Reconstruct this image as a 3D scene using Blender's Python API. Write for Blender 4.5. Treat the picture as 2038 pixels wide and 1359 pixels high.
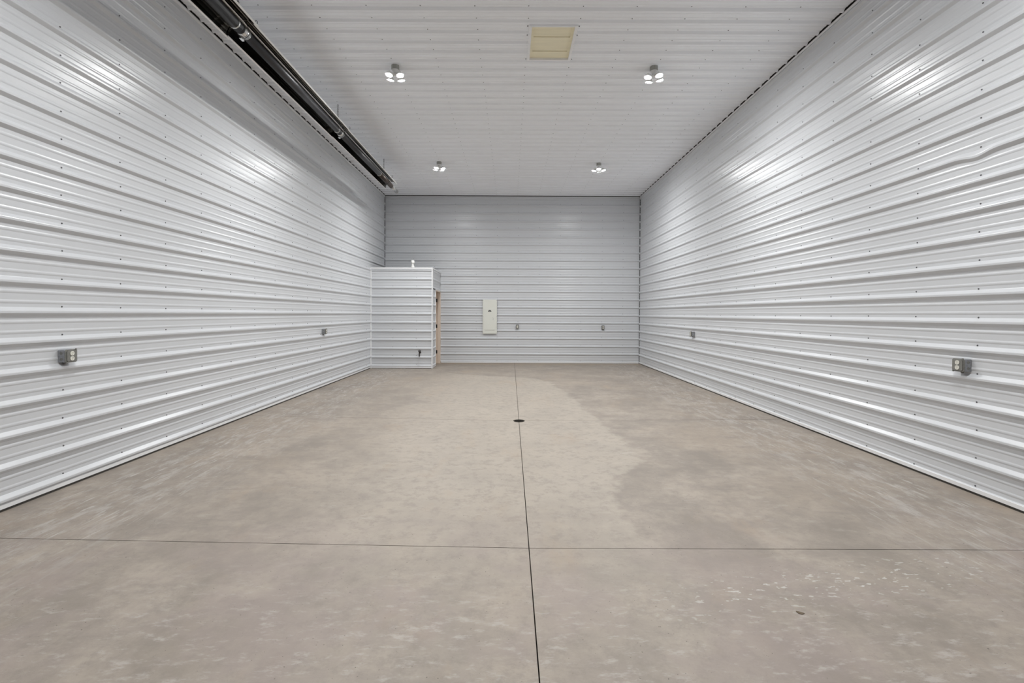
import bpy, math, random
from mathutils import Matrix, Vector

# ------------------------------------------------------------------ clean
for o in list(bpy.data.objects):
    bpy.data.objects.remove(o, do_unlink=True)
scn = bpy.context.scene
col = scn.collection
R = math.radians
random.seed(7)

# ------------------------------------------------------------------ camera
F_PX, SHX, SHY = 978.87, 2.86, 43.02          # for a 2038 x 1359 frame
PITCH, ROLL, CAM_H = 0.0124, 0.004, 1.4495
cd = bpy.data.cameras.new('camera'); cam = bpy.data.objects.new('camera', cd); col.objects.link(cam)
cd.sensor_fit = 'HORIZONTAL'; cd.sensor_width = 36.0; cd.lens = F_PX * 36.0 / 2038.0
cd.shift_x = SHX / 2038.0; cd.shift_y = -SHY / 2038.0
cd.clip_start = 0.05; cd.clip_end = 100
cam.matrix_world = (Matrix.Translation((0, 0, CAM_H)) @ Matrix.Rotation(math.pi / 2 - PITCH, 4, 'X')
                    @ Matrix.Rotation(ROLL, 4, 'Z'))
scn.camera = cam

# ------------------------------------------------------------------ world, exposure (closed room: its lamps are the light)
w = bpy.data.worlds.new('world'); scn.world = w; w.use_nodes = True
w.node_tree.nodes['Background'].inputs[0].default_value = (0.02, 0.02, 0.02, 1)
w.node_tree.nodes['Background'].inputs[1].default_value = 0.0
vs = scn.view_settings
vs.view_transform = 'Standard'; vs.look = 'None'; vs.gamma = 1.0; vs.use_curve_mapping = False
vs.exposure = 0.0
LAMP_STRENGTH = 1300.0
scn.cycles.max_bounces = 8
scn.cycles.diffuse_bounces = 7
scn.cycles.glossy_bounces = 3
scn.cycles.sample_clamp_indirect = 6.0
scn.cycles.caustics_reflective = False

# room, metres
XL, XR, YF, YB, ZC = -3.689, 3.779, -4.0, 14.425, 4.899
PITCHRIB = 0.2286

# ------------------------------------------------------------------ materials
def mat(name, base=(.8, .8, .8), rough=.5, metal=0.0, spec=.5, emit=None, estr=0.0):
    m = bpy.data.materials.new(name); m.use_nodes = True
    b = m.node_tree.nodes['Principled BSDF']
    b.inputs['Base Color'].default_value = (*base, 1); b.inputs['Roughness'].default_value = rough
    b.inputs['Metallic'].default_value = metal; b.inputs['Specular IOR Level'].default_value = spec
    if emit:
        b.inputs['Emission Color'].default_value = (*emit, 1); b.inputs['Emission Strength'].default_value = estr
    return m

def N(m, t, **kw):
    n = m.node_tree.nodes.new(t)
    for k, v in kw.items():
        setattr(n, k, v)
    return n
def L(m, a, b): m.node_tree.links.new(a, b)

def bumped(m, scale, strength, dist, detail=2.0, stretch=(1, 1, 1), var=0.0):
    """fine relief and a faint colour drift from object-space noise"""
    b = m.node_tree.nodes['Principled BSDF']
    tc = N(m, 'ShaderNodeTexCoord'); mp = N(m, 'ShaderNodeMapping'); mp.inputs['Scale'].default_value = stretch
    nz = N(m, 'ShaderNodeTexNoise'); nz.inputs['Scale'].default_value = scale; nz.inputs['Detail'].default_value = detail
    bp = N(m, 'ShaderNodeBump'); bp.inputs['Strength'].default_value = strength; bp.inputs['Distance'].default_value = dist
    L(m, tc.outputs['Object'], mp.inputs['Vector']); L(m, mp.outputs['Vector'], nz.inputs['Vector'])
    L(m, nz.outputs['Fac'], bp.inputs['Height']); L(m, bp.outputs['Normal'], b.inputs['Normal'])
    if var:
        c = b.inputs['Base Color'].default_value[:3]
        cr = N(m, 'ShaderNodeValToRGB')
        cr.color_ramp.elements[0].position = .3; cr.color_ramp.elements[1].position = .7
        cr.color_ramp.elements[0].color = (*[x * (1 - var) for x in c], 1)
        cr.color_ramp.elements[1].color = (*[min(1, x * (1 + var)) for x in c], 1)
        L(m, nz.outputs['Fac'], cr.inputs['Fac']); L(m, cr.outputs['Color'], b.inputs['Base Color'])
    return m

M = {}
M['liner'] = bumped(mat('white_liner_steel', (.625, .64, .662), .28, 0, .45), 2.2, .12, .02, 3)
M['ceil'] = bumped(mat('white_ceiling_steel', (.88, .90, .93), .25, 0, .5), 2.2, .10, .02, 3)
M['trim'] = mat('white_trim_steel', (.84, .845, .855), .35)
M['gap'] = mat('dark_cavity', (.035, .034, .032), .9)
M['sill'] = mat('dark_sill', (.05, .046, .04), .8)
M['screw'] = mat('screw_head', (.115, .115, .12), .45, .2)
M['box'] = bumped(mat('galvanised_box', (.29, .30, .32), .5, .25), 60, .1, .002, 2, var=.15)
M['cover'] = bumped(mat('outlet_cover', (.215, .215, .20), .5, .2), 60, .1, .002, 2, var=.1)
M['recept'] = mat('ivory_receptacle', (.78, .77, .70), .45)
M['slot'] = mat('dark_slot', (.012, .011, .010), .9, 0, .0)
M['panelbox'] = mat('panel_paint', (.76, .77, .71), .45)
M['black'] = mat('black_plastic', (.012, .012, .012), .35)
M['greyprint'] = mat('grey_print', (.30, .30, .29), .6)
M['white'] = mat('white_plastic', (.82, .82, .80), .4)
M['door'] = bumped(mat('beige_primed_wood', (.74, .62, .52), .55), 9, .1, .003, 4, (1, 1, .1), var=.06)
M['bronze'] = mat('dark_bronze', (.022, .017, .013), .4, .5)
M['hatch'] = bumped(mat('pale_hatch_board', (.86, .80, .59), .6), 6, .2, .004, 5, (.3, 3, 1), var=.05)
M['drain'] = mat('drain_iron', (.03, .027, .022), .8, .0, .05)
M['reflect'] = bumped(mat('dark_polished_reflector', (.16, .15, .13), .16, 1.0), 3, .15, .02, 2, (2, .2, 2))
M['lip'] = mat('bright_aluminium_edge', (.90, .90, .88), .3, .1)  # whitened: the specular shine along the lips is put into the colour
M['foldbright'] = mat('polished_fold', (.92, .92, .90), .3, .6)  # stands in for the bright reflected line beside the tube
M['tubeblack'] = mat('black_burner_tube', (.012, .012, .012), .4, .3)
M['tube'] = bumped(mat('dark_steel_tube', (.05, .05, .053), .42, .5), 5, .1, .004, 3, (1, .3, 1), var=.25)
M['tubebrown'] = bumped(mat('heat_browned_tube', (.055, .040, .032), .42, .5), 5, .1, .004, 3, (1, .3, 1), var=.3)
M['silver'] = mat('bright_steel', (.62, .62, .61), .25, .9)
M['wire'] = mat('dark_wire', (.06, .06, .06), .4, .7)
M['lampbox'] = mat('grey_lamp_box', (.36, .36, .33), .55, .0)
M['lampbody'] = mat('white_lamp_body', (.75, .75, .74), .4)
M['lampface'] = mat('lit_led_face', (.9, .9, .9), .4, emit=(.985, .99, .985), estr=LAMP_STRENGTH)
M['flake'] = mat('brown_flake', (.13, .095, .06), .8)

def concrete():
    m = bpy.data.materials.new('stained_concrete'); m.use_nodes = True
    b = m.node_tree.nodes['Principled BSDF']
    b.inputs['Specular IOR Level'].default_value = .35
    tc = N(m, 'ShaderNodeTexCoord'); P = tc.outputs['Object']
    sx = N(m, 'ShaderNodeSeparateXYZ'); L(m, P, sx.inputs[0])
    def noise(scale, detail, rough=.55, stretch=(1, 1, 1), rot=0.0, dist=0.0):
        mp = N(m, 'ShaderNodeMapping'); mp.inputs['Scale'].default_value = stretch; mp.inputs['Rotation'].default_value = (0, 0, rot)
        n = N(m, 'ShaderNodeTexNoise'); n.inputs['Scale'].default_value = scale; n.inputs['Detail'].default_value = detail
        n.inputs['Roughness'].default_value = rough; n.inputs['Distortion'].default_value = dist
        L(m, P, mp.inputs[0]); L(m, mp.outputs[0], n.inputs['Vector']); return n.outputs['Fac']
    def mth(op, a, c=None, d=None, clamp=False):
        n = N(m, 'ShaderNodeMath', operation=op); n.use_clamp = clamp
        for i, v in enumerate((a, c, d)):
            if v is None: continue
            if isinstance(v, (int, float)): n.inputs[i].default_value = v
            else: L(m, v, n.inputs[i])
        return n.outputs[0]
    def ramp(v, lo, hi):
        n = N(m, 'ShaderNodeMapRange'); n.interpolation_type = 'SMOOTHSTEP'
        L(m, v, n.inputs[0]); n.inputs[1].default_value = lo; n.inputs[2].default_value = hi; return n.outputs[0]
    def mix(f, a, c, mode='MIX'):
        n = N(m, 'ShaderNodeMix'); n.data_type = 'RGBA'; n.blend_type = mode
        if isinstance(f, (int, float)): n.inputs[0].default_value = f
        else: L(m, f, n.inputs[0])
        for s, v in ((6, a), (7, c)):
            if isinstance(v, tuple): n.inputs[s].default_value = (*v, 1)
            else: L(m, v, n.inputs[s])
        return n.outputs[2]
    X, Y = sx.outputs[0], sx.outputs[1]
    big = noise(.55, 4, .6, dist=.6); mid = noise(1.9, 9, .72, (1, .8, 1), .5); fine = noise(11, 8, .75)
    smear = noise(2.6, 8, .72, (.45, 1.5, 1), -.45); rust = noise(1.3, 7, .7, (1.2, .7, 1), 1.1)
    # the pale washed area down the middle with its wavy edge on the right
    fc = N(m, 'ShaderNodeFloatCurve')
    yn = mth('MULTIPLY_ADD', Y, 1 / 18.0, 4 / 18.0, True); L(m, yn, fc.inputs[1])
    cv = fc.mapping.curves[0]
    pts = [(-4, 1.0), (2.4, 1.15), (3.4, .85), (3.9, .85), (4.4, 1.02), (4.9, 1.32), (5.7, 1.32), (6.9, 1.24), (8.0, 1.12), (9.4, 1.02), (10.4, .86), (11.0, .65), (11.5, -.4), (12.2, -1.6), (14, -2.5)]
    cv.points[0].location = ((pts[0][0] + 4) / 18, (pts[0][1] + 3) / 6); cv.points[1].location = (1, (pts[-1][1] + 3) / 6)
    for (y, x) in pts[1:-1]:
        cv.points.new((y + 4) / 18, (x + 3) / 6)
    fc.mapping.update()
    xb = mth('MULTIPLY_ADD', fc.outputs[0], 6.0, -3.0)
    wob = mth('MULTIPLY_ADD', noise(3.0, 5, .6), .5, -.25)
    d = mth('ADD', mth('SUBTRACT', xb, X), wob)
    edge = ramp(d, -.03, .06)
    near = ramp(Y, 2.2, 4.4)
    left = ramp(mth('ADD', X, mth('MULTIPLY_ADD', big, 2.0, -1.0)), -2.2, -.6)
    pale = mth('MULTIPLY', mth('MULTIPLY', edge, left), mth('MULTIPLY_ADD', near, .75, .25))
    base = mix(ramp(mid, .32, .70), (0.253, 0.220, 0.188), (0.394, 0.343, 0.292))
    base = mix(mth('MULTIPLY', ramp(big, .45, .68), .55), base, (0.365, 0.305, 0.246))
    base = mix(mth('MULTIPLY', ramp(smear, .48, .70), .62), base, (0.241, 0.211, 0.185))
    base = mix(mth('MULTIPLY', pale, mth('MULTIPLY_ADD', mid, .5, .42)), base, (0.427, 0.380, 0.323))
    base = mix(mth('MULTIPLY', ramp(fine, .46, .66), .50), base, (0.241, 0.212, 0.184))
    base = mix(mth('MULTIPLY', ramp(rust, .54, .72), .45), base, (0.366, 0.285, 0.209))
    base = mix(mth('MULTIPLY', ramp(noise(5, 8, .75, (.6, 1.5, 1), -.2), .56, .72), .45), base, (0.477, 0.436, 0.390))
    # dusty brown band by the back wall
    dust = mth('MULTIPLY', ramp(mth('ADD', Y, mth('MULTIPLY_ADD', mid, 1.2, -.6)), 13.7, 14.3), .6)
    base = mix(dust, base, (0.369, 0.283, 0.196))
    # white drag scuffs along both walls
    ax = mth('ABSOLUTE', mth('SUBTRACT', X, .045))
    wallband = mth('MULTIPLY', ramp(ax, 2.2, 3.15), mth('SUBTRACT', 1.0, ramp(ax, 3.45, 3.65)))
    st = noise(6.0, 5, .72, (5.0, .55, 1), .06)
    st2 = noise(3.0, 6, .75, (2.6, .8, 1), .25)
    base = mix(mth('MULTIPLY', mth('MULTIPLY', ramp(st, .555, .66), wallband), .8), base, (0.528, 0.504, 0.471))
    base = mix(mth('MULTIPLY', mth('MULTIPLY', ramp(st2, .47, .66), wallband), .75), base, (0.450, 0.420, 0.393))
    base = mix(mth('MULTIPLY', mth('MULTIPLY', mth('SUBTRACT', 1.0, ramp(Y, 2.4, 4.0)), ramp(noise(1.1, 6, .65), .44, .60)), .5), base, (0.316, 0.263, 0.244))
    # cloudy pale brushing close to the camera
    nr = mth('MULTIPLY', mth('SUBTRACT', 1.0, ramp(Y, 2.2, 3.0)), ramp(noise(13, 6, .7, (.7, 1.7, 1), -.5), .52, .70))
    base = mix(mth('MULTIPLY', nr, .75), base, (0.447, 0.407, 0.378))
    # scattered paint flecks in an arc right of the joint
    dx = mth('SUBTRACT', X, 1.75); arc = mth('ABSOLUTE', mth('SUBTRACT', mth('MULTIPLY_ADD', dx, .20, 2.66), Y))
    arcm = mth('MULTIPLY', mth('SUBTRACT', 1.0, ramp(arc, .05, .26)), mth('MULTIPLY', ramp(X, .5, 1.2), mth('SUBTRACT', 1.0, ramp(X, 2.5, 3.0))))
    fl = noise(30, 2, .5, (.7, 1.5, 1), .3)
    base = mix(mth('MULTIPLY', mth('MULTIPLY', ramp(fl, .635, .675), arcm), .8), base, (0.544, 0.528, 0.499))
    spk = noise(75, 1, .5)
    base = mix(mth('MULTIPLY', ramp(spk, .765, .785), .7), base, (0.065, 0.056, 0.046))
    L(m, base, b.inputs['Base Color'])
    rg = mth('MULTIPLY_ADD', mid, .25, .42); L(m, rg, b.inputs['Roughness'])
    bp = N(m, 'ShaderNodeBump'); bp.inputs['Strength'].default_value = .25; bp.inputs['Distance'].default_value = .004
    L(m, fine, bp.inputs['Height']); L(m, bp.outputs[0], b.inputs['Normal'])
    return m
M['concrete'] = concrete()

# ------------------------------------------------------------------ mesh helpers
class MB:
    def __init__(s): s.v, s.f, s.sm = [], [], []
    def add(s, v, f, smooth=False):
        k = len(s.v); s.v += [tuple(p) for p in v]; s.f += [tuple(i + k for i in q) for q in f]; s.sm += [smooth] * len(f); return s
    def box(s, x0, x1, y0, y1, z0, z1):
        v = [(x, y, z) for z in (z0, z1) for y in (y0, y1) for x in (x0, x1)]
        return s.add(v, [(0, 2, 3, 1), (4, 5, 7, 6), (0, 1, 5, 4), (2, 6, 7, 3), (0, 4, 6, 2), (1, 3, 7, 5)])
    def bbox(s, x0, x1, y0, y1, z0, z1, c):
        """box with chamfered edges"""
        v = []
        def idx(ix, iy, iz, ax): return ((ix * 2 + iy) * 2 + iz) * 3 + ax
        X, Y, Z = (x0, x1), (y0, y1), (z0, z1)
        for ix in (0, 1):
            for iy in (0, 1):
                for iz in (0, 1):
                    sx, sy, sz = 1 - 2 * ix, 1 - 2 * iy, 1 - 2 * iz
                    p = (X[ix], Y[iy], Z[iz])
                    v += [(p[0], p[1] + sy * c, p[2] + sz * c), (p[0] + sx * c, p[1], p[2] + sz * c), (p[0] + sx * c, p[1] + sy * c, p[2])]
        f = []
        for i in (0, 1):
            a = [idx(i, 0, 0, 0), idx(i, 1, 0, 0), idx(i, 1, 1, 0), idx(i, 0, 1, 0)]; f.append(a if i else a[::-1])
            a = [idx(0, i, 0, 1), idx(1, i, 0, 1), idx(1, i, 1, 1), idx(0, i, 1, 1)]; f.append(a[::-1] if i else a)
            a = [idx(0, 0, i, 2), idx(1, 0, i, 2), idx(1, 1, i, 2), idx(0, 1, i, 2)]; f.append(a if i else a[::-1])
        for i in (0, 1):
            for j in (0, 1):
                f.append([idx(i, j, 0, 0), idx(i, j, 1, 0), idx(i, j, 1, 1), idx(i, j, 0, 1)])
                f.append([idx(i, 0, j, 0), idx(i, 1, j, 0), idx(i, 1, j, 2), idx(i, 0, j, 2)])
                f.append([idx(0, i, j, 1), idx(1, i, j, 1), idx(1, i, j, 2), idx(0, i, j, 2)])
                for k in (0, 1):
                    f.append([idx(i, j, k, 0), idx(i, j, k, 1), idx(i, j, k, 2)])
        return s.add(v, f)
    def lathe(s, prof, axis=(0, 0, 1), org=(0, 0, 0), n=16, cap=True, smooth=True):
        """prof: (radius, distance along axis)"""
        a = Vector(axis).normalized(); t = Vector((1, 0, 0)) if abs(a.x) < .9 else Vector((0, 1, 0))
        e1 = a.cross(t).normalized(); e2 = a.cross(e1); o = Vector(org); v = []
        for r, h in prof:
            for i in range(n):
                q = 2 * math.pi * (i + .5) / n; v.append(o + a * h + (e1 * math.cos(q) + e2 * math.sin(q)) * r)
        f = []
        for k in range(len(prof) - 1):
            for i in range(n):
                j = (i + 1) % n; f.append((k * n + i, k * n + j, (k + 1) * n + j, (k + 1) * n + i))
        s.add(v, f, smooth)
        if cap:
            k = len(s.v) - len(v)
            s.f += [tuple(k + i for i in range(n))[::-1], tuple(k + (len(prof) - 1) * n + i for i in range(n))]; s.sm += [False, False]
        return s
    def tube(s, pts, r, n=8, closed=False):
        P = [Vector(p) for p in pts]; v = []; m = len(P); prev = None
        for i, p in enumerate(P):
            a = P[(i + 1) % m] if (closed or i < m - 1) else P[i]; b = P[i - 1] if (closed or i > 0) else P[i]
            d = (a - b).normalized()
            if prev is None:
                t = Vector((0, 0, 1)) if abs(d.z) < .9 else Vector((1, 0, 0)); e1 = d.cross(t).normalized()
            else:
                e1 = (prev - d * prev.dot(d)).normalized()
            prev = e1; e2 = d.cross(e1)
            for k in range(n):
                q = 2 * math.pi * k / n; v.append(p + (e1 * math.cos(q) + e2 * math.sin(q)) * r)
        f = []
        for i in range(m if closed else m - 1):
            for k in range(n):
                j = (k + 1) % n; i2 = (i + 1) % m; f.append((i * n + k, i * n + j, i2 * n + j, i2 * n + k))
        s.add(v, f, True)
        if not closed:
            b = len(s.v) - len(v); s.f += [tuple(b + k for k in range(n))[::-1], tuple(b + (m - 1) * n + k for k in range(n))]; s.sm += [False, False]
        return s
    def ring(s, c, axis, R0, r, n=16, k=6):
        a = Vector(axis).normalized(); t = Vector((1, 0, 0)) if abs(a.x) < .9 else Vector((0, 1, 0))
        e1 = a.cross(t).normalized(); e2 = a.cross(e1)
        return s.tube([Vector(c) + (e1 * math.cos(2 * math.pi * i / n) + e2 * math.sin(2 * math.pi * i / n)) * R0 for i in range(n)], r, k, True)
    def prism(s, poly, d0, d1, fn):
        """poly: 2-D points, extruded from d0 to d1; fn(a, b, d) -> xyz"""
        n = len(poly); v = [fn(a, b, d0) for a, b in poly] + [fn(a, b, d1) for a, b in poly]
        return s.add(v, [tuple(range(n))[::-1], tuple(range(n, 2 * n))] + [(i, (i + 1) % n, n + (i + 1) % n, n + i) for i in range(n)])
    def build(s, name, m, parent=None, loc=None, rot=None):
        me = bpy.data.meshes.new(name); me.from_pydata(s.v, [], s.f); me.polygons.foreach_set('use_smooth', s.sm)
        me.materials.append(m); me.update()
        import bmesh
        b = bmesh.new(); b.from_mesh(me); bmesh.ops.recalc_face_normals(b, faces=b.faces); b.to_mesh(me); b.free()
        o = bpy.data.objects.new(name, me); col.objects.link(o)
        if parent: o.parent = parent
        if loc: o.location = loc
        if rot: o.rotation_euler = rot
        return o

def thing(name, label, cat, loc=(0, 0, 0), rot=(0, 0, 0), group=None):
    o = bpy.data.objects.new(name, None); col.objects.link(o); o.location = loc; o.rotation_euler = rot
    o.empty_display_size = .1
    o['label'] = label; o['category'] = cat
    if group: o['group'] = group
    return o
def struct(o, label, cat):
    o['kind'] = 'structure'; o['label'] = label; o['category'] = cat; return o
def copy_tree(o, parent=None):
    c = o.copy(); col.objects.link(c)
    if parent: c.parent = parent
    for ch in list(o.children):
        copy_tree(ch, c)
    return c

# ------------------------------------------------------------------ ribbed steel sheets
RIB = [(-.036, 0), (-.034, .001), (-.0115, .0235), (-.009, .025), (.005, .025), (.009, .0235), (.034, .001), (.036, 0)]
MINOR = [(-.015, 0), (-.010, .0022), (-.004, .0042), (.004, .0042), (.010, .0022), (.015, 0)]
MINOR = [(a, h * .8) for a, h in MINOR]
def profile(phase, u0, u1):
    out = []
    k0 = int((u0 - phase) / PITCHRIB) - 2; k1 = int((u1 - phase) / PITCHRIB) + 2
    for k in range(k0, k1 + 1):
        c = phase + k * PITCHRIB
        out += [(c + a, h) for a, h in RIB]
        out += [(c + .0762 + a, h) for a, h in MINOR]
        out += [(c + .1524 + a, h) for a, h in MINOR]
    def hat(u):
        for (a, ha), (b, hb) in zip(out, out[1:]):
            if a <= u <= b: return ha + (hb - ha) * (u - a) / max(1e-9, b - a)
        return 0
    pts = [(u0, hat(u0))] + [p for p in out if u0 + 1e-5 < p[0] < u1 - 1e-5] + [(u1, hat(u1))]
    return pts, hat

def sheets(parent, fn, phase, u0, u1, v0, v1, material, hole=None, warp=None, nv=1, lap=True):
    """sheets 3 ft wide, lapped over every fourth rib; fn(u, v, h) -> xyz; u crosses the ribs, v runs along them"""
    k = math.floor((u0 - phase) / (4 * PITCHRIB))
    a = u0
    while a < u1 - 1e-4:
        nxt = phase + (k + 1) * 4 * PITCHRIB
        b = min(u1, nxt + .012)
        if b - a > .06:
            s0 = a
            if a != u0: s0 = a - .046
            pts, hat = profile(phase, s0, b)
            vs_ = [v0 + (v1 - v0) * i / nv for i in range(nv + 1)]
            if warp and s0 < DZ < b: vs_ = [v0] + [DY - .45 + .03 * i for i in range(31)] + [v1]
            us = pts
            if hole and s0 < hole[1] and b > hole[0]:
                vs_ = sorted(set(vs_ + [hole[2], hole[3]]))
                for e in hole[:2]:
                    if s0 < e < b and not any(abs(e - p[0]) < 1e-5 for p in us): us = sorted(us + [(e, hat(e))])
            m = MB(); V = []
            for (u, h) in us:
                for v in vs_:
                    hh = h + (.0013 if (a != u0 and u < a + .024) else 0)
                    uu = u
                    if warp: uu, hh = warp(u, v, hh)
                    V.append(fn(uu, v, hh))
            n = len(vs_); Fc = []
            for i in range(len(us) - 1):
                for j in range(n - 1):
                    if hole and s0 < hole[1] and b > hole[0]:
                        cu = (us[i][0] + us[i + 1][0]) / 2; cv = (vs_[j] + vs_[j + 1]) / 2
                        if hole[0] < cu < hole[1] and hole[2] < cv < hole[3]: continue
                    Fc.append((i * n + j, i * n + j + 1, (i + 1) * n + j + 1, (i + 1) * n + j))
            m.add(V, Fc, False)
            m.build('panel', material, parent)
        a = b; k += 1

def screws(parent, fn, us, vs_, jit=.004, skip=None, name='screws'):
    """hex head screws with washers of one wall, too small to take apart"""
    m = MB()
    for u in us:
        for v in vs_:
            uu = u + random.uniform(-jit, jit); vv = v + random.uniform(-jit, jit)
            if skip and skip(uu, vv): continue
            V = []
            for r, h in ((.0072, 0), (.0072, .0016), (.0050, .002), (.0044, .006)):
                for i in range(6):
                    q = math.pi / 3 * i; V.append(fn(uu + r * math.cos(q), vv + r * math.sin(q), h))
            F_ = [(k * 6 + i, k * 6 + (i + 1) % 6, (k + 1) * 6 + (i + 1) % 6, (k + 1) * 6 + i) for k in range(3) for i in range(6)] + [tuple(18 + i for i in range(6))]
            m.add(V, F_)
    o = m.build(name, M['screw'], parent); o['kind'] = 'stuff'; return o

def rng(phase, step, lo, hi):
    k = math.ceil((lo - phase) / step); out = []
    while phase + k * step <= hi:
        out.append(phase + k * step); k += 1
    return out

# ------------------------------------------------------------------ floor: saw-cut slabs falling to the drain
CXJ = .122
def lerp_tab(tab, t):
    for (a, x), (b, y) in zip(tab, tab[1:]):
        if a <= t <= b: return x + (y - x) * (t - a) / (b - a)
    return tab[0][1] if t < tab[0][0] else tab[-1][1]
DIP = [(-4.2, .0), (3.09, .028), (6.87, .048), (10.7, .02), (14.6, .0)]
def fz(x, y):
    d = lerp_tab(DIP, y)
    return -d * max(0.0, 1 - abs(x - CXJ) / 3.7)
fm = MB()
nx, ny = 12, 18
xs = [XL - .1 + (XR - XL + .2) * i / nx for i in range(nx + 1)]; xs[6] = CXJ
ys = [YF - .1, -2, -.6, 1.2, 3.08, 5, 6.87, 8.8, 10.7, 12.6, YB + .1]
V = [(x, y, fz(x, y) - .022) for y in ys for x in xs] + [(x, y, -.25) for y in ys for x in xs]
n = len(xs); off = n * len(ys); Fq = []
for j in range(len(ys) - 1):
    for i in range(n - 1):
        q = (j * n + i, j * n + i + 1, (j + 1) * n + i + 1, (j + 1) * n + i); Fq.append(q); Fq.append(tuple(a + off for a in q[::-1]))
bd = [i for i in range(n)] + [j * n + n - 1 for j in range(1, len(ys))] + [(len(ys) - 1) * n + i for i in range(n - 2, -1, -1)] + [j * n for j in range(len(ys) - 2, 0, -1)]
for a, b in zip(bd, bd[1:] + bd[:1]): Fq.append((b, a, a + off, b + off))
floor = struct(fm.add(V, Fq).build('floor', M['gap']), 'beige grey stained concrete floor with saw cut joints', 'floor')
JY = [lambda x: YF, lambda x: -.6 - .012 * x, lambda x: 3.086 - .0155 * x, lambda x: 6.868 - .012 * x, lambda x: 10.70 - .012 * x, lambda x: YB + .02]
for j in range(5):
    for (x0, x1) in ((XL + .002, CXJ - .003), (CXJ + .003, XR - .002)):
        g = .0022 if j else .0
        a = lambda x: JY[j](x) + (.003 if j else 0); b = lambda x: JY[j + 1](x) - (.003 if j < 4 else 0)
        nn = 6; V = []
        for q in range(nn + 1):
            for p_ in range(nn + 1):
                x = x0 + (x1 - x0) * p_ / nn; y = a(x) + (b(x) - a(x)) * q / nn; V.append((x, y, fz(x, y)))
        K = len(V); V += [(x, y, z - .021) for x, y, z in V]; W_ = nn + 1; Fq = []
        for q in range(nn):
            for p_ in range(nn):
                Fq.append((q * W_ + p_, q * W_ + p_ + 1, (q + 1) * W_ + p_ + 1, (q + 1) * W_ + p_))
        bd = list(range(W_)) + [q * W_ + nn for q in range(1, W_)] + [nn * W_ + p_ for p_ in range(nn - 1, -1, -1)] + [q * W_ for q in range(nn - 1, 0, -1)]
        for s_, t_ in zip(bd, bd[1:] + bd[:1]): Fq.append((t_, s_, s_ + K, t_ + K))
        MB().add(V, Fq).build('slab', M['concrete'], floor)

# ------------------------------------------------------------------ walls and ceiling
GAP = .03
def backing(name, a, label):
    return struct(MB().box(*a).build(name, M['gap']), label, 'ceiling' if name == 'ceiling' else 'wall')
wall_left = backing('wall_left', (XL - .14, XL - .006, YF, YB + .006, 0, ZC + .03), 'white ribbed steel wall on the left behind the tube heater')
wall_right = backing('wall_right', (XR + .006, XR + .14, YF, YB + .006, 0, ZC + .03), 'white ribbed steel wall along the right side')
wall_back = backing('wall_back', (XL - .14, XR + .14, YB + .006, YB + .14, 0, ZC + .03), 'white ribbed steel far end wall with the breaker panel')
wall_front = backing('wall_front', (XL - .14, XR + .14, YF - .14, YF - .006, 0, ZC + .03), 'white ribbed steel wall behind the viewpoint')
HX0, HX1, HY0, HY1 = .222, .780, 5.915, 6.70
cm = MB()
zc0, zc1 = ZC + .03, ZC + .16
for (a, b, c, d) in ((XL - .14, XR + .14, YF - .14, HY0), (XL - .14, XR + .14, HY1, YB + .14), (XL - .14, HX0, HY0, HY1), (HX1, XR + .14, HY0, HY1)):
    cm.box(a, b, c, d, zc0, zc1)
ceiling = struct(cm.build('ceiling', M['gap']), 'white ribbed steel ceiling with rows of screws', 'ceiling')

ZB, ZT = .045, ZC - .03                       # sheets stop behind the base and top trims
fL = lambda u, v, h: (XL + h, v, u)
fR = lambda u, v, h: (XR - h, v, u)
fB = lambda u, v, h: (v, YB - h, u)
fF = lambda u, v, h: (v, YF + h, u)
fC = lambda u, v, h: (v, u, ZC - h)
PL, PR, PB, PC = .078, .023, .038, .125       # where the ribs fall
DY, DZ = 4.0, 2.75                           # dented rib on the right wall
def dent(u, v, h):
    g = math.exp(-((v - DY) / .11) ** 2 - ((u - DZ) / .06) ** 2)
    return u - .026 * g, h * (1 - .25 * g)
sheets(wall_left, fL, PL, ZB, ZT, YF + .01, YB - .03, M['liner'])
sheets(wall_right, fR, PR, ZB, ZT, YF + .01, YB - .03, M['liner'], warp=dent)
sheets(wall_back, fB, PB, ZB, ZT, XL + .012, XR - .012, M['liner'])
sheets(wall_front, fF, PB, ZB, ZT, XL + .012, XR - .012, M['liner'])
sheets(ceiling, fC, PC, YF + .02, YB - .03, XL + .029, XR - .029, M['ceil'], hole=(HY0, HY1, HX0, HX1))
ribs = lambda ph, lo, hi: [z + .043 for z in rng(ph, PITCHRIB, lo, hi)]
screws(wall_left, fL, ribs(PL, .0, ZT - .1), rng(4.046, .6096, YF + .2, YB - .1))
screws(wall_right, fR, ribs(PR, .0, ZT - .1), rng(3.972, .6096, YF + .2, YB - .1))
screws(wall_back, fB, ribs(PB, .0, ZT - .1), rng(1.447, .6142, XL + .1, XR - .05))
screws(ceiling, fC, [y - .06 for y in rng(PC, PITCHRIB, YF + .3, YB)], rng(.193, .6080, XL + .1, XR - .1),
       skip=lambda u, v: HY0 - .03 < u < HY1 + .03 and HX0 - .03 < v < HX1 + .03)

# trims
def trimobj(name, m, material, label, cat='trim', parent=None):
    o = m.build(name, material, parent)
    if not parent: struct(o, label, cat)
    return o
# J-trim round the top of the walls
trimobj('trim_1', MB().box(XL + .001, XL + .021, YF, YB - .03, ZC - .05, ZC - .021), M['trim'], 'white edge trim under the ceiling along the left wall')
trimobj('trim_2', MB().box(XR - .021, XR - .001, YF, YB - .03, ZC - .05, ZC - .021), M['trim'], 'white edge trim under the ceiling along the right wall')
trimobj('trim_3', MB().box(XL + .03, XR - .03, YB - .018, YB - .001, ZC - .05, ZC - .024), M['trim'], 'white edge trim under the ceiling on the far wall')
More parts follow.
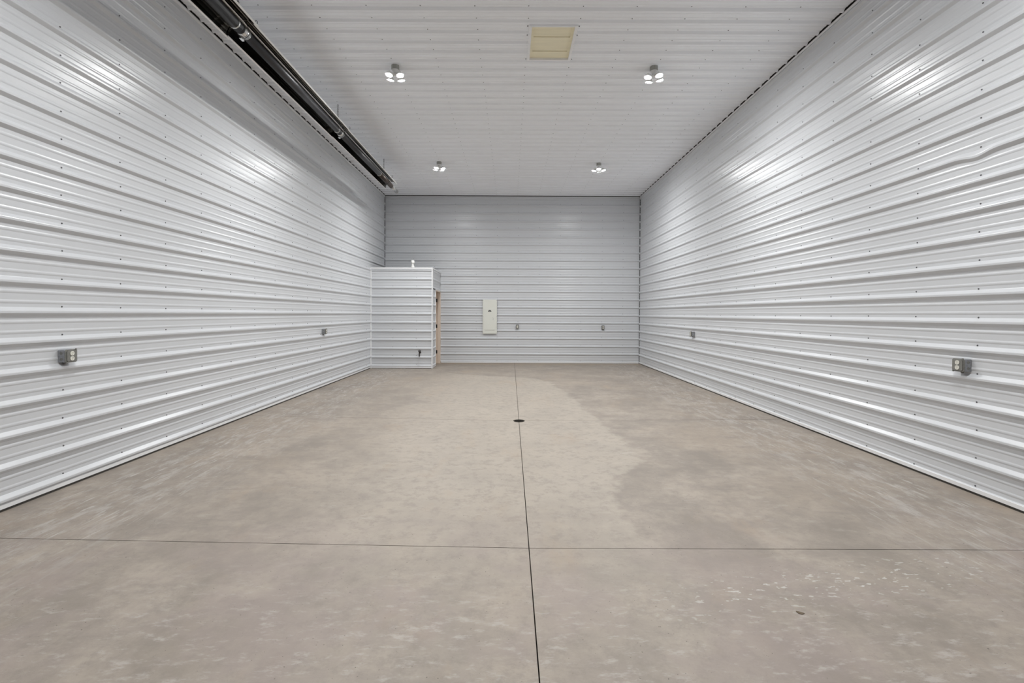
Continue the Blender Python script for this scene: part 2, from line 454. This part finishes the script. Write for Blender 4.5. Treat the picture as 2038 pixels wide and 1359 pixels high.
# base trims: white angle above a dark sill gap
def base(side, white, sill, where):
    o = trimobj('baseboard_' + side, white, M['trim'], 'white metal base trim over a dark gap along the ' + where, 'baseboard')
    sill.build('sill_strip', M['sill'], o)
CX1, CY0 = -2.068, 12.94                      # closet corner
base('left', MB().box(XL - .003, XL + .017, YF, CY0, .019, .05), MB().box(XL - .005, XL + .012, YF, CY0, -.005, .019), 'left wall')
base('right', MB().box(XR - .017, XR + .003, YF, YB - .02, .019, .05), MB().box(XR - .012, XR + .005, YF, YB - .02, -.005, .019), 'right wall')
base('back', MB().box(CX1 + .03, XR - .02, YB - .02, YB + .003, .006, .042), MB().box(CX1 + .03, XR - .02, YB - .016, YB + .005, -.005, .006), 'far wall')
base('front', MB().box(XL + .02, XR - .02, YF - .003, YF + .018, .015, .05), MB().box(XL + .02, XR - .02, YF - .005, YF + .013, -.005, .015), 'wall behind the viewpoint')

# ------------------------------------------------------------------ utility closet in the far left corner
CH = 2.64; DY0, DY1, DH = 13.50, 14.36, 2.085  # door opening in its side
cl = thing('utility_closet', 'small white metal clad closet built into the far left corner', 'closet', (0, 0, 0))
def cpart(name, m, material, parent): return m.build(name, material, parent)
cfw = cpart('front_wall', MB().box(XL + .002, CX1 - .008, CY0 + .008, CY0 + .11, .0, CH), M['gap'], cl)
csw_m = MB(); csw_m.box(CX1 - .10, CX1 - .008, CY0 + .11, DY0 - .02, 0, CH); csw_m.box(CX1 - .10, CX1 - .008, DY0 - .02, YB, DH + .02, CH)
csw = cpart('side_wall', csw_m, M['gap'], cl)
PK = .067
fKF = lambda u, v, h: (v, CY0 - h, u)
fKS = lambda u, v, h: (CX1 + h, v, u)
sheets(cfw, fKF, PK, .05, CH - .02, XL + .03, CX1 - .012, M['liner'])
sheets(csw, fKS, PK, .05, DH + .01, CY0 + .02, DY0 - .03, M['liner'])
sheets(csw, fKS, PK, DH + .03, CH - .02, CY0 + .02, YB - .02, M['liner'])
screws(cfw, fKF, ribs(PK, 0, CH - .1), [-3.1, -2.48])
cpart('roof', MB().box(XL + .002, CX1 - .008, CY0 + .008, YB, CH, CH + .012), M['gap'], cl)
cpart('top_trim', MB().box(XL + .002, CX1 + .022, CY0 - .026, CY0 + .03, CH - .028, CH + .014), M['trim'], cl)
cpart('top_trim', MB().box(CX1 - .03, CX1 + .022, CY0 + .031, YB - .001, CH - .022, CH + .014), M['trim'], cl)
cm_ = MB(); cm_.box(CX1 - .010, CX1 + .020, CY0 - .025, CY0 - .001, .0, CH - .028); cm_.box(CX1 + .001, CX1 + .020, CY0 - .001, CY0 + .045, .0, CH - .022)
cpart('corner_trim', cm_, M['trim'], cl)
cpart('corner_trim', MB().box(XL + .004, XL + .034, CY0 - .024, CY0 - .001, .0, CH - .03), M['trim'], cl)
cb = cpart('base_trim', MB().box(XL + .034, CX1 - .011, CY0 - .022, CY0 + .003, .012, .05), M['trim'], cl)
cpart('base_trim', MB().box(CX1 - .003, CX1 + .022, CY0 + .046, DY0 - .03, .012, .05), M['trim'], cl)
# door opening: frame of beige wood, slab swung in along the far wall
df = cpart('door_frame', MB().box(CX1 - .155, CX1 + .012, DY0 - .028, DY1 + .03, DH - .02, DH + .012), M['door'], cl)
cpart('jamb', MB().box(CX1 - .155, CX1 + .012, DY0 - .028, DY0, .0, DH - .02), M['door'], df)
cpart('jamb', MB().box(CX1 - .155, CX1 + .020, DY1, DY1 + .055, .0, DH - .02), M['door'], df)
cpart('door_stop', MB().box(CX1 - .068, CX1 - .045, DY1 - .010, DY1, .0, DH - .02), M['door'], df)
cpart('head_trim', MB().box(CX1 + .002, CX1 + .024, DY0 - .03, YB - .002, DH + .012, DH + .045), M['trim'], df)
cpart('side_trim', MB().box(CX1 + .002, CX1 + .024, DY0 - .045, DY0 - .028, .05, DH + .045), M['trim'], df)
dr = cpart('door', MB().box(CX1 - .885, CX1 - .112, DY1 - .047, DY1 - .004, .012, DH - .025), M['door'], cl)
for z in (.28, 1.03, 1.78):
    h_ = MB(); h_.lathe([(.009, 0), (.009, .10)], (0, 0, 1), (CX1 - .100, DY1 - .010, z), 8); h_.box(CX1 - .109, CX1 - .072, DY1 - .003, DY1, z, z + .10)
    h_.build('hinge', M['black'], dr)

# vent stack standing on the closet roof
VS = 1.35
vt = thing('vent_pipe', 'short white plastic vent pipe with cap on the closet roof', 'pipe', (-2.60, CY0 + .12, CH + .012))
MB().lathe([(.024, 0), (.024, .11)], n=14).build('pipe', M['white'], vt)
MB().lathe([(.034, 0), (.036, .006), (.036, .036), (.030, .042)], n=14).build('coupling', M['white'], vt)
MB().lathe([(.030, .085), (.037, .092), (.038, .125), (.032, .148), (.016, .160), (.004, .163)], n=14).build('cap', M['white'], vt)
MB().lathe([(.006, 0), (.006, .004)], (-.6, -.8, 0), (-.0212, -.0302, .108), 8).build('opening', M['slot'], vt)
vt.scale = (VS, VS, VS * .97)

# hose tap on the closet front
hb = thing('hose_tap', 'dark bronze hose tap low on the closet front wall', 'tap', (-2.378, CY0 - .0225, .425))
MB().lathe([(.011, -.0215), (.011, .0), (.030, .001), (.030, .005), (.012, .008), (.012, .05)], (0, -1, 0), n=12).build('flange', M['bronze'], hb)
t_ = MB(); t_.lathe([(.017, .04), (.020, .05), (.020, .075), (.013, .082)], (0, -1, 0), n=12)
t_.tube([(0, -.06, 0), (0, -.082, -.018), (0, -.095, -.05), (0, -.098, -.08)], .0135, 10); t_.lathe([(.017, -.098), (.017, -.078)], (0, 0, 1), (0, -.098, 0), 12)
t_.build('spout', M['bronze'], hb)
t_ = MB(); t_.lathe([(.006, .0), (.006, .05)], (0, -.6, .8), (0, -.062, .008), 8); t_.build('stem', M['silver'], hb)
t_ = MB(); c = Vector((0, -.062, .008)) + Vector((0, -.6, .8)) * .048
t_.ring(c, (0, -.6, .8), .031, .0065, 14, 6)
for i in range(3):
    q = i * math.pi * 2 / 3; e1 = Vector((1, 0, 0)); e2 = Vector((0, .8, .6)); t_.tube([c, c + (e1 * math.cos(q) + e2 * math.sin(q)) * .03], .005, 6)
t_.build('hand_wheel', M['bronze'], hb)

# ------------------------------------------------------------------ breaker panel on the far wall
pn = thing('breaker_panel', 'tall cream breaker panel mounted flush on the far wall', 'breaker panel', (-.607, YB - .023, .864))
PW, PH = .208, 1.0
MB().box(-PW + .012, PW - .012, -.026, .0, .012, PH - .012).build('enclosure', M['box'], pn)
MB().bbox(-PW, PW, -.034, -.026, 0, PH, .003).build('cover', M['panelbox'], pn)
dd = MB().bbox(-PW + .028, PW - .028, -.041, -.033, .115, PH - .25, .003).build('door', M['panelbox'], pn)
half = [(.046 * math.cos(math.pi * i / 12), .052 * math.sin(math.pi * i / 12)) for i in range(13)]
lt = MB().prism(half, -.046, -.040, lambda a, b, d: (a, d, b + .642)).build('latch', M['black'], dd); lt['label'] = 'black half round latch'
tb = MB().prism([(-.012, .012), (.014, .010), (.010, .032), (-.002, .036)], -.048, -.045, lambda a, b, d: (a, d, b + .642)).build('latch_tab', M['white'], pn)
mk = MB(); mk.tube([(.085, -.0415, .465), (.107, -.0415, .455), (.112, -.0415, .435), (.098, -.0415, .415), (.088, -.0415, .408)], .003, 6)
mk.build('mark', M['greyprint'], pn)
MB().box(-PW + .075, PW - .075, -.0352, -.033, .098, .102).build('seam', M['greyprint'], pn)
sc_ = MB()
for sx_ in (-1, 1):
    for z in (.03, .5, PH - .03): sc_.lathe([(.006, .034), (.006, .037)], (0, -1, 0), (sx_ * (PW - .014), 0, z), 8)
sc_.build('cover_screws', M['cover'], pn)['kind'] = 'stuff'

# ------------------------------------------------------------------ outlet boxes: built facing +x at the wall plane
def outlet(label, loc, rz, style='duplex', deep=True, group='surface mounted outlet boxes'):
    t = thing('outlet_box', label, 'outlet', loc, (0, 0, rz), group)
    hw, hh, d = (.053, .051, .058) if deep else (.038, .058, .050)
    b = MB().bbox(.0, d, -hw, hw, -hh, hh, .004).build('box', M['box'], t)
    for s in (-1, 1):                                    # knockouts pressed in its sides
        for z in ((-.025, .025) if deep else (-.02, .02)):
            k = MB(); k.lathe([(.012, hw - .001), (.012, hw + .0012), (.0095, hw + .0012), (.0095, hw + .0004)], (0, s, 0), (d * .5, 0, z), 12, smooth=False)
            k.build('knockout', M['cover'], b)
    # raised cover with clipped corners
    cw, chh, c = hw + .002, hh + .002, .010
    poly = [(-cw + c, -chh), (cw - c, -chh), (cw, -chh + c), (cw, chh - c), (cw - c, chh), (-cw + c, chh), (-cw, chh - c), (-cw, -chh + c)]
    cv = MB(); cv.prism(poly, d, d + .006, lambda a, z, x: (x, a, z))
    p2 = [(a * .8, z * .84) for a, z in poly]; cv.prism(p2, d + .006, d + .013, lambda a, z, x: (x, a, z))
    cv = cv.build('cover', M['cover'], t)
    for s in (-1, 1):
        e = MB(); e.box(d + .004, d + .011, s * (cw - .012) - .006, s * (cw - .012) + .006, s * chh - .004, s * chh + .006)
        e.build('ear', M['cover'], t)
    if style == 'duplex':
        for z in (-.0205, .0205):
            r = MB(); pts = [(.0185 * math.cos(2 * math.pi * i / 20), max(-.0172, min(.0172, .0185 * math.sin(2 * math.pi * i / 20)))) for i in range(20)]
            r = r.prism(pts, d + .012, d + .017, lambda a, b_, x: (x, a, z + b_)).build('receptacle', M['recept'], t)
            s = MB()
            for yy in (-.006, .006): s.box(d + .0165, d + .0176, yy - .0011, yy + .0011, z + .001, z + .009)
            s.lathe([(.0026, d + .0165), (.0026, d + .0176)], (1, 0, 0), (0, 0, z - .0065), 8)
            s.build('slot', M['slot'], r)
    else:
        r = MB().bbox(d + .012, d + .018, -.0165, .0165, -.034, .034, .002).build('receptacle', M['recept'], t)
        s = MB()
        for z in (-.02, .02):
            for yy in (-.006, .006): s.box(d + .0175, d + .0186, yy - .0011, yy + .0011, z - .003, z + .005)
        s.box(d + .0175, d + .019, -.007, .007, -.004, -.001); s.box(d + .0175, d + .019, -.007, .007, .001, .004)
        s.build('slot', M['slot'], r)
    # clamp connector on the bottom edge
    MB().lathe([(.012, 0), (.012, -.010), (.009, -.011), (.009, -.018)], (0, 0, 1), (d * .35, -.01, -hh), 10).build('connector', M['cover'], t)
    return t
outlet('grey metal outlet box with two ivory sockets nearest on the left wall', (XL + .001, 4.055, 1.088), 0)
outlet('small far outlet box on the left wall toward the closet', (XL + .001, 9.66, 1.088), 0)
outlet('grey metal outlet box with two ivory sockets nearest on the right wall', (XR - .001, 4.075, 1.040), math.pi)
outlet('small far outlet box on the right wall near the end wall', (XR - .001, 10.13, 1.048), math.pi)
outlet('narrow outlet box on the far wall just right of the breaker panel', (.198, YB - .001, 1.073), -math.pi / 2, 'gfci', False)
outlet('narrow outlet box on the far wall near the right corner', (2.704, YB - .001, 1.058), -math.pi / 2, 'duplex', False)

# ------------------------------------------------------------------ ceiling hatch
ht = thing('ceiling_hatch', 'cream boarded access hatch in a white frame in the ceiling', 'hatch', (0, 0, ZC))
fw = .032
for (a, b, c, d) in ((HX0 - fw * .4, HX0 + fw * .6, HY0 - .012, HY1 + .012), (HX1 - fw * .6, HX1 + fw * .4, HY0 - .012, HY1 + .012)):
    MB().box(a, b, c, d, -.022, .006).build('frame', M['trim'], ht)
MB().box(HX0 + fw * .6, HX1 - fw * .6, HY0 - .012, HY0 + .010, -.022, .006).build('frame', M['trim'], ht)
MB().box(HX0 + fw * .6, HX1 - fw * .6, HY1 - .016, HY1 + .012, -.022, .006).build('frame', M['trim'], ht)
x0, x1 = HX0 - .01, HX1 + .01
for (a, b, up, inset) in ((HY0 - .01, 5.995, .006, 0), (5.998, 6.185, .013, .022), (6.192, 6.365, .006, 0), (6.368, 6.52, .013, .022), (6.523, HY1 + .012, .006, 0)):
    MB().bbox(x0, x1, a, b, up, up + .018, .002).build('board', M['hatch'], ht)
MB().box(x0, HX0 + .052, HY0 - .01, HY1 + .01, .0045, .0057).build('batten', M['hatch'], ht)
MB().box(HX1 - .052, x1, HY0 - .01, HY1 + .01, .0045, .0057).build('batten', M['hatch'], ht)
MB().box(x0, x1, HY0 - .01, HY1 + .01, .032, .044).build('lid_back', M['hatch'], ht)
hs = MB()
for x in (HX0 - .03, HX1 + .03):
    for y in rng(HY0 + .02, .19, HY0, HY1): hs.lathe([(.008, 0), (.006, .008)], (0, 0, -1), (x, y, 0), 6)
hs.build('screws', M['screw'], ht)['kind'] = 'stuff'

# ------------------------------------------------------------------ floor drain
dr_ = thing('floor_drain', 'round dark iron floor drain where the joints cross', 'drain', (CXJ + .002, 6.857, fz(CXJ, 6.857)))
MB().lathe([(.080, -.010), (.080, .004), (.071, .006), (.068, .0055), (.068, -.010)], n=28).build('rim', M['drain'], dr_)
MB().lathe([(.068, -.010), (.068, .0012)], n=24).build('sump', M['slot'], dr_)
for i in range(-3, 4):
    x = i * .0185; hl = math.sqrt(max(.0, .067 ** 2 - x * x))
    MB().box(x - .0035, x + .0035, -hl, hl, .0005, .0052).build('bar', M['drain'], dr_)
MB().lathe([(.012, .0005), (.012, .006)], n=10).build('hub', M['drain'], dr_)

# ------------------------------------------------------------------ tube heater slung under the ceiling beside the left wall
HT = thing('tube_heater', 'long dark radiant tube heater hanging beside the left wall', 'heater', (-2.79, 5.15, 4.365))
TILT = math.atan2(.13, .29); ct, st_ = math.cos(TILT), math.sin(TILT)
RISE = .040 / 6.1
def hp(s, t, y, sc=1.0):
    """cross-section (s across, t up) -> local; y is the room's depth"""
    s *= sc; return (s * ct - t * st_, y - 5.15, s * st_ + t * ct + RISE * (y - 5.15))
REF = [(-.152, -.004), (-.150, .010), (-.128, .040), (-.100, .066), (-.066, .086), (-.030, .097), (.030, .097), (.066, .086), (.100, .066), (.128, .040), (.150, .010), (.152, -.004)]
def reflector(y0, y1, sc, mtl):
    m = MB(); k = len(REF)
    inner = [hp(s * .985, t - .002, y, sc) for y in (y0, y1) for s, t in REF]
    outer = [hp(s * 1.005, t + .001, y, sc) for y in (y0, y1) for s, t in REF]
    V = inner + outer; F_ = []
    for i in range(k - 1):
        F_.append((i, i + 1, k + i + 1, k + i)); F_.append((2 * k + i, 3 * k + i, 3 * k + i + 1, 2 * k + i + 1))
        for b_ in (0, k): F_.append((b_ + i, 2 * k + b_ + i, 2 * k + b_ + i + 1, b_ + i + 1))
    F_ += [(0, k, 3 * k, 2 * k), (k - 1, 3 * k - 1, 4 * k - 1, 2 * k - 1)]
    r = m.add(V, F_).build('reflector', mtl, HT)
    for s in (-1, 1):                                     # rolled edge, whitened to carry its shine
        q = [hp(s * a, b, y, sc) for y in (y0, y1) for a, b in ((.145, -.010), (.161, -.010), (.161, -.002), (.145, -.002))]
        MB().add(q, [(0, 1, 2, 3), (7, 6, 5, 4), (0, 4, 5, 1), (1, 5, 6, 2), (2, 6, 7, 3), (3, 7, 4, 0)]).build('edge', M['lip'], r)
    for (a, b_, wd, mm) in ((-.064, .080, .0022, 'lip'), (.044, .082, .010, 'foldbright'), (.104, .056, .0025, 'lip'), (.128, .034, .002, 'tubebrown')):   # streaks reflected off the facet folds, put in as coloured strips
        q = [hp(a + da, b_ + db, y, sc) for y in (y0, y1) for da, db in ((-wd, .003), (0, -.003), (wd, .0), (0, .005))]
        MB().add(q, [(0, 1, 2, 3), (7, 6, 5, 4), (0, 4, 5, 1), (1, 5, 6, 2), (2, 6, 7, 3), (3, 7, 4, 0)]).build('fold', M[mm], r)
    e = MB(); e.tube([hp(s, t, y1 - .01, sc * 1.015) for s, t in REF], .006, 6); e.build('end_bead', M['wire'], r)
    return r
reflector(1.6, 5.15, 1.06, M['reflect']); reflector(5.10, 8.10, .985, M['reflect']); reflector(8.05, 11.48, .93, M['reflect'])
def heat_tube(y0, y1, r, mtl, name='tube'):
    return MB().lathe([(r, 0), (r, y1 - y0)], Vector((0, y1 - y0, RISE * (y1 - y0))), hp(0, .006, y0), 24).build(name, mtl, HT)
heat_tube(1.3, 5.06, .056, M['tubeblack'])
heat_tube(5.06, 8.02, .051, M['tube']); heat_tube(8.02, 10.4, .051, M['tube']); heat_tube(10.4, 11.55, .051, M['tubebrown'])
heat_tube(11.55, 12.02, .046, M['silver'], 'exhaust_stub')
def clampring(y, r):
    m = MB(); m.lathe([(r - .004, 0), (r, .004), (r, .016), (r - .004, .02)], (0, 1, 0), hp(0, .006, y), 24); return m.build('clamp_ring', M['silver'], HT)
for y in (4.98, 7.90, 10.42, 11.50): clampring(y, .059 if y < 5 else .0545)
for y in (5.10, 8.02):
    m = MB(); m.lathe([(.0535, 0), (.0535, .11)], (0, 1, 0), hp(0, .006, y), 24); o = m.build('coupling', M['silver'], HT)
    m = MB(); a = hp(-.045, -.045, y + .03); m.box(a[0] - .012, a[0] + .012, a[1], a[1] + .06, a[2] - .014, a[2] + .008); m.build('coupling_clip', M['silver'], o)
m = MB(); m.lathe([(.049, 0), (.049, .02), (.030, .024), (.030, .004)], (0, 1, 0), hp(0, .006, 12.0), 20); m.build('end_cap', M['silver'], HT)
# hangers: wire loop under the tube and over the reflector, chain up to the ceiling
for y in (2.15, 5.16, 8.12, 11.05):
    h_ = MB()
    top = [hp(s, t + .012, y) for s, t in REF[1:-1]]; h_.tube(top, .004, 6)
    h_.tube([hp(.062 * math.cos(q), .006 + .062 * math.sin(q), y) for q in [math.pi + math.pi * i / 12 for i in range(13)]], .0035, 6)
    for s in (-1, 1):
        h_.tube([hp(s * .062, .006, y), hp(s * .062, .092, y)], .0035, 6)
        h_.tube([hp(s * .150, .03, y), hp(s * .168, .03, y), hp(s * .176, .05, y), hp(s * .168, .066, y), hp(s * .158, .058, y)], .0035, 6)
    h_ = h_.build('hanger', M['wire'], HT)
    c0 = Vector(hp(-.04, .11, y)); c0.x = -.06 + .0; zt = ZC - 4.365 - .001
    ch = MB(); ch.lathe([(.014, 0), (.014, -.004), (.005, -.006), (.005, -.03)], (0, 0, 1), (c0.x, c0.y, zt), 10)
    ch.ring((c0.x, c0.y, zt - .042), (0, 1, 0), .012, .0028, 12, 6)
    z = zt - .066; kk = 0
    while z > c0.z + .03:
        ch.ring((c0.x, c0.y, z), ((1, 0, 0) if kk % 2 else (0, 1, 0)), .011, .0025, 10, 5); z -= .0195; kk += 1
    ch.tube([(c0.x, c0.y, z + .012), (c0.x, c0.y, c0.z - .0)], .003, 6)
    ch.build('chain', M['wire'], HT)

# ------------------------------------------------------------------ ceiling lamps: box, lampholder, four LED heads
def make_lamp():
    t = thing('ceiling_light', 'lamp', 'ceiling light', (0, 0, ZC), (0, 0, 0), 'four headed ceiling lamps')
    oc = [(.056 * math.cos(math.pi / 8 + i * math.pi / 4), .056 * math.sin(math.pi / 8 + i * math.pi / 4)) for i in range(8)]
    b = MB(); b.prism(oc, -.060, .001, lambda x, y, z: (x, y, z)); b.build('junction_box', M['lampbox'], t)
    MB().lathe([(.050, -.060), (.052, -.064), (.040, -.078), (.026, -.084), (.024, -.098)], n=20).build('lampholder', M['lampbody'], t)
    MB().lathe([(.022, -.098), (.026, -.106), (.026, -.128), (.014, -.140)], n=16).build('splitter', M['lampbody'], t)
    for i in range(4):
        q = math.pi / 4 + i * math.pi / 2; d = Vector((math.cos(q), math.sin(q), 0))
        ax = (d * math.sin(R(13)) + Vector((0, 0, -math.cos(R(13))))).normalized()
        o = d * .094 + Vector((0, 0, -.115))
        h_ = MB(); h_.tube([d * .015 + Vector((0, 0, -.118)), d * .06 + Vector((0, 0, -.119)), o + ax * .004], .011, 8)
        h_.lathe([(.0006, -.004), (.012, -.004), (.020, .004), (.046, .036), (.049, .048), (.049, .0585), (.0475, .0585), (.0460, .046)], ax, o, 18, cap=False)
        h_ = h_.build('lamp_head', M['lampbody'], t)
        MB().lathe([(.0458, .0455), (.032, .0475), (.018, .0485), (.0008, .049)], ax, o, 16).build('led_face', M['lampface'], h_)
    return t
lamp = make_lamp()
spots = [(-1.62, 6.895, .10, 'lit four headed ceiling light close to the heater, nearer left one'),
         (1.985, 6.90, -.35, 'lit four headed ceiling light right of the hatch, nearer right one'),
         (-1.64, 11.24, .30, 'smaller looking far left lit ceiling light near the end wall'),
         (2.005, 11.29, .60, 'smaller looking far right lit ceiling light near the end wall'),
         (-1.62, 2.62, .2, 'ceiling light overhead left, just ahead of the viewpoint'),
         (1.985, 2.62, .5, 'ceiling light overhead right, just ahead of the viewpoint')]
for i, (x, y, a, lab) in enumerate(spots):
    o = lamp if i == 0 else copy_tree(lamp)
    o.location = (x, y, ZC); o.rotation_euler = (0, 0, a); o['label'] = lab

# ------------------------------------------------------------------ small litter on the floor
fx, fy = 1.43, 2.40
pts = [(.017 * math.cos(q) * (1 + .25 * math.sin(3 * q)), .010 * math.sin(q)) for q in [i * math.pi / 6 for i in range(12)]]
o = MB().prism(pts, 0, .002, lambda a, b, z: (a, b, z + .004 * a * a * 900)).build('debris_flake', M['flake'], None, (fx, fy, fz(fx, fy) + .0005), (0, 0, -.5))
o['label'] = 'tiny brown flake of debris on the near right floor'; o['category'] = 'debris'
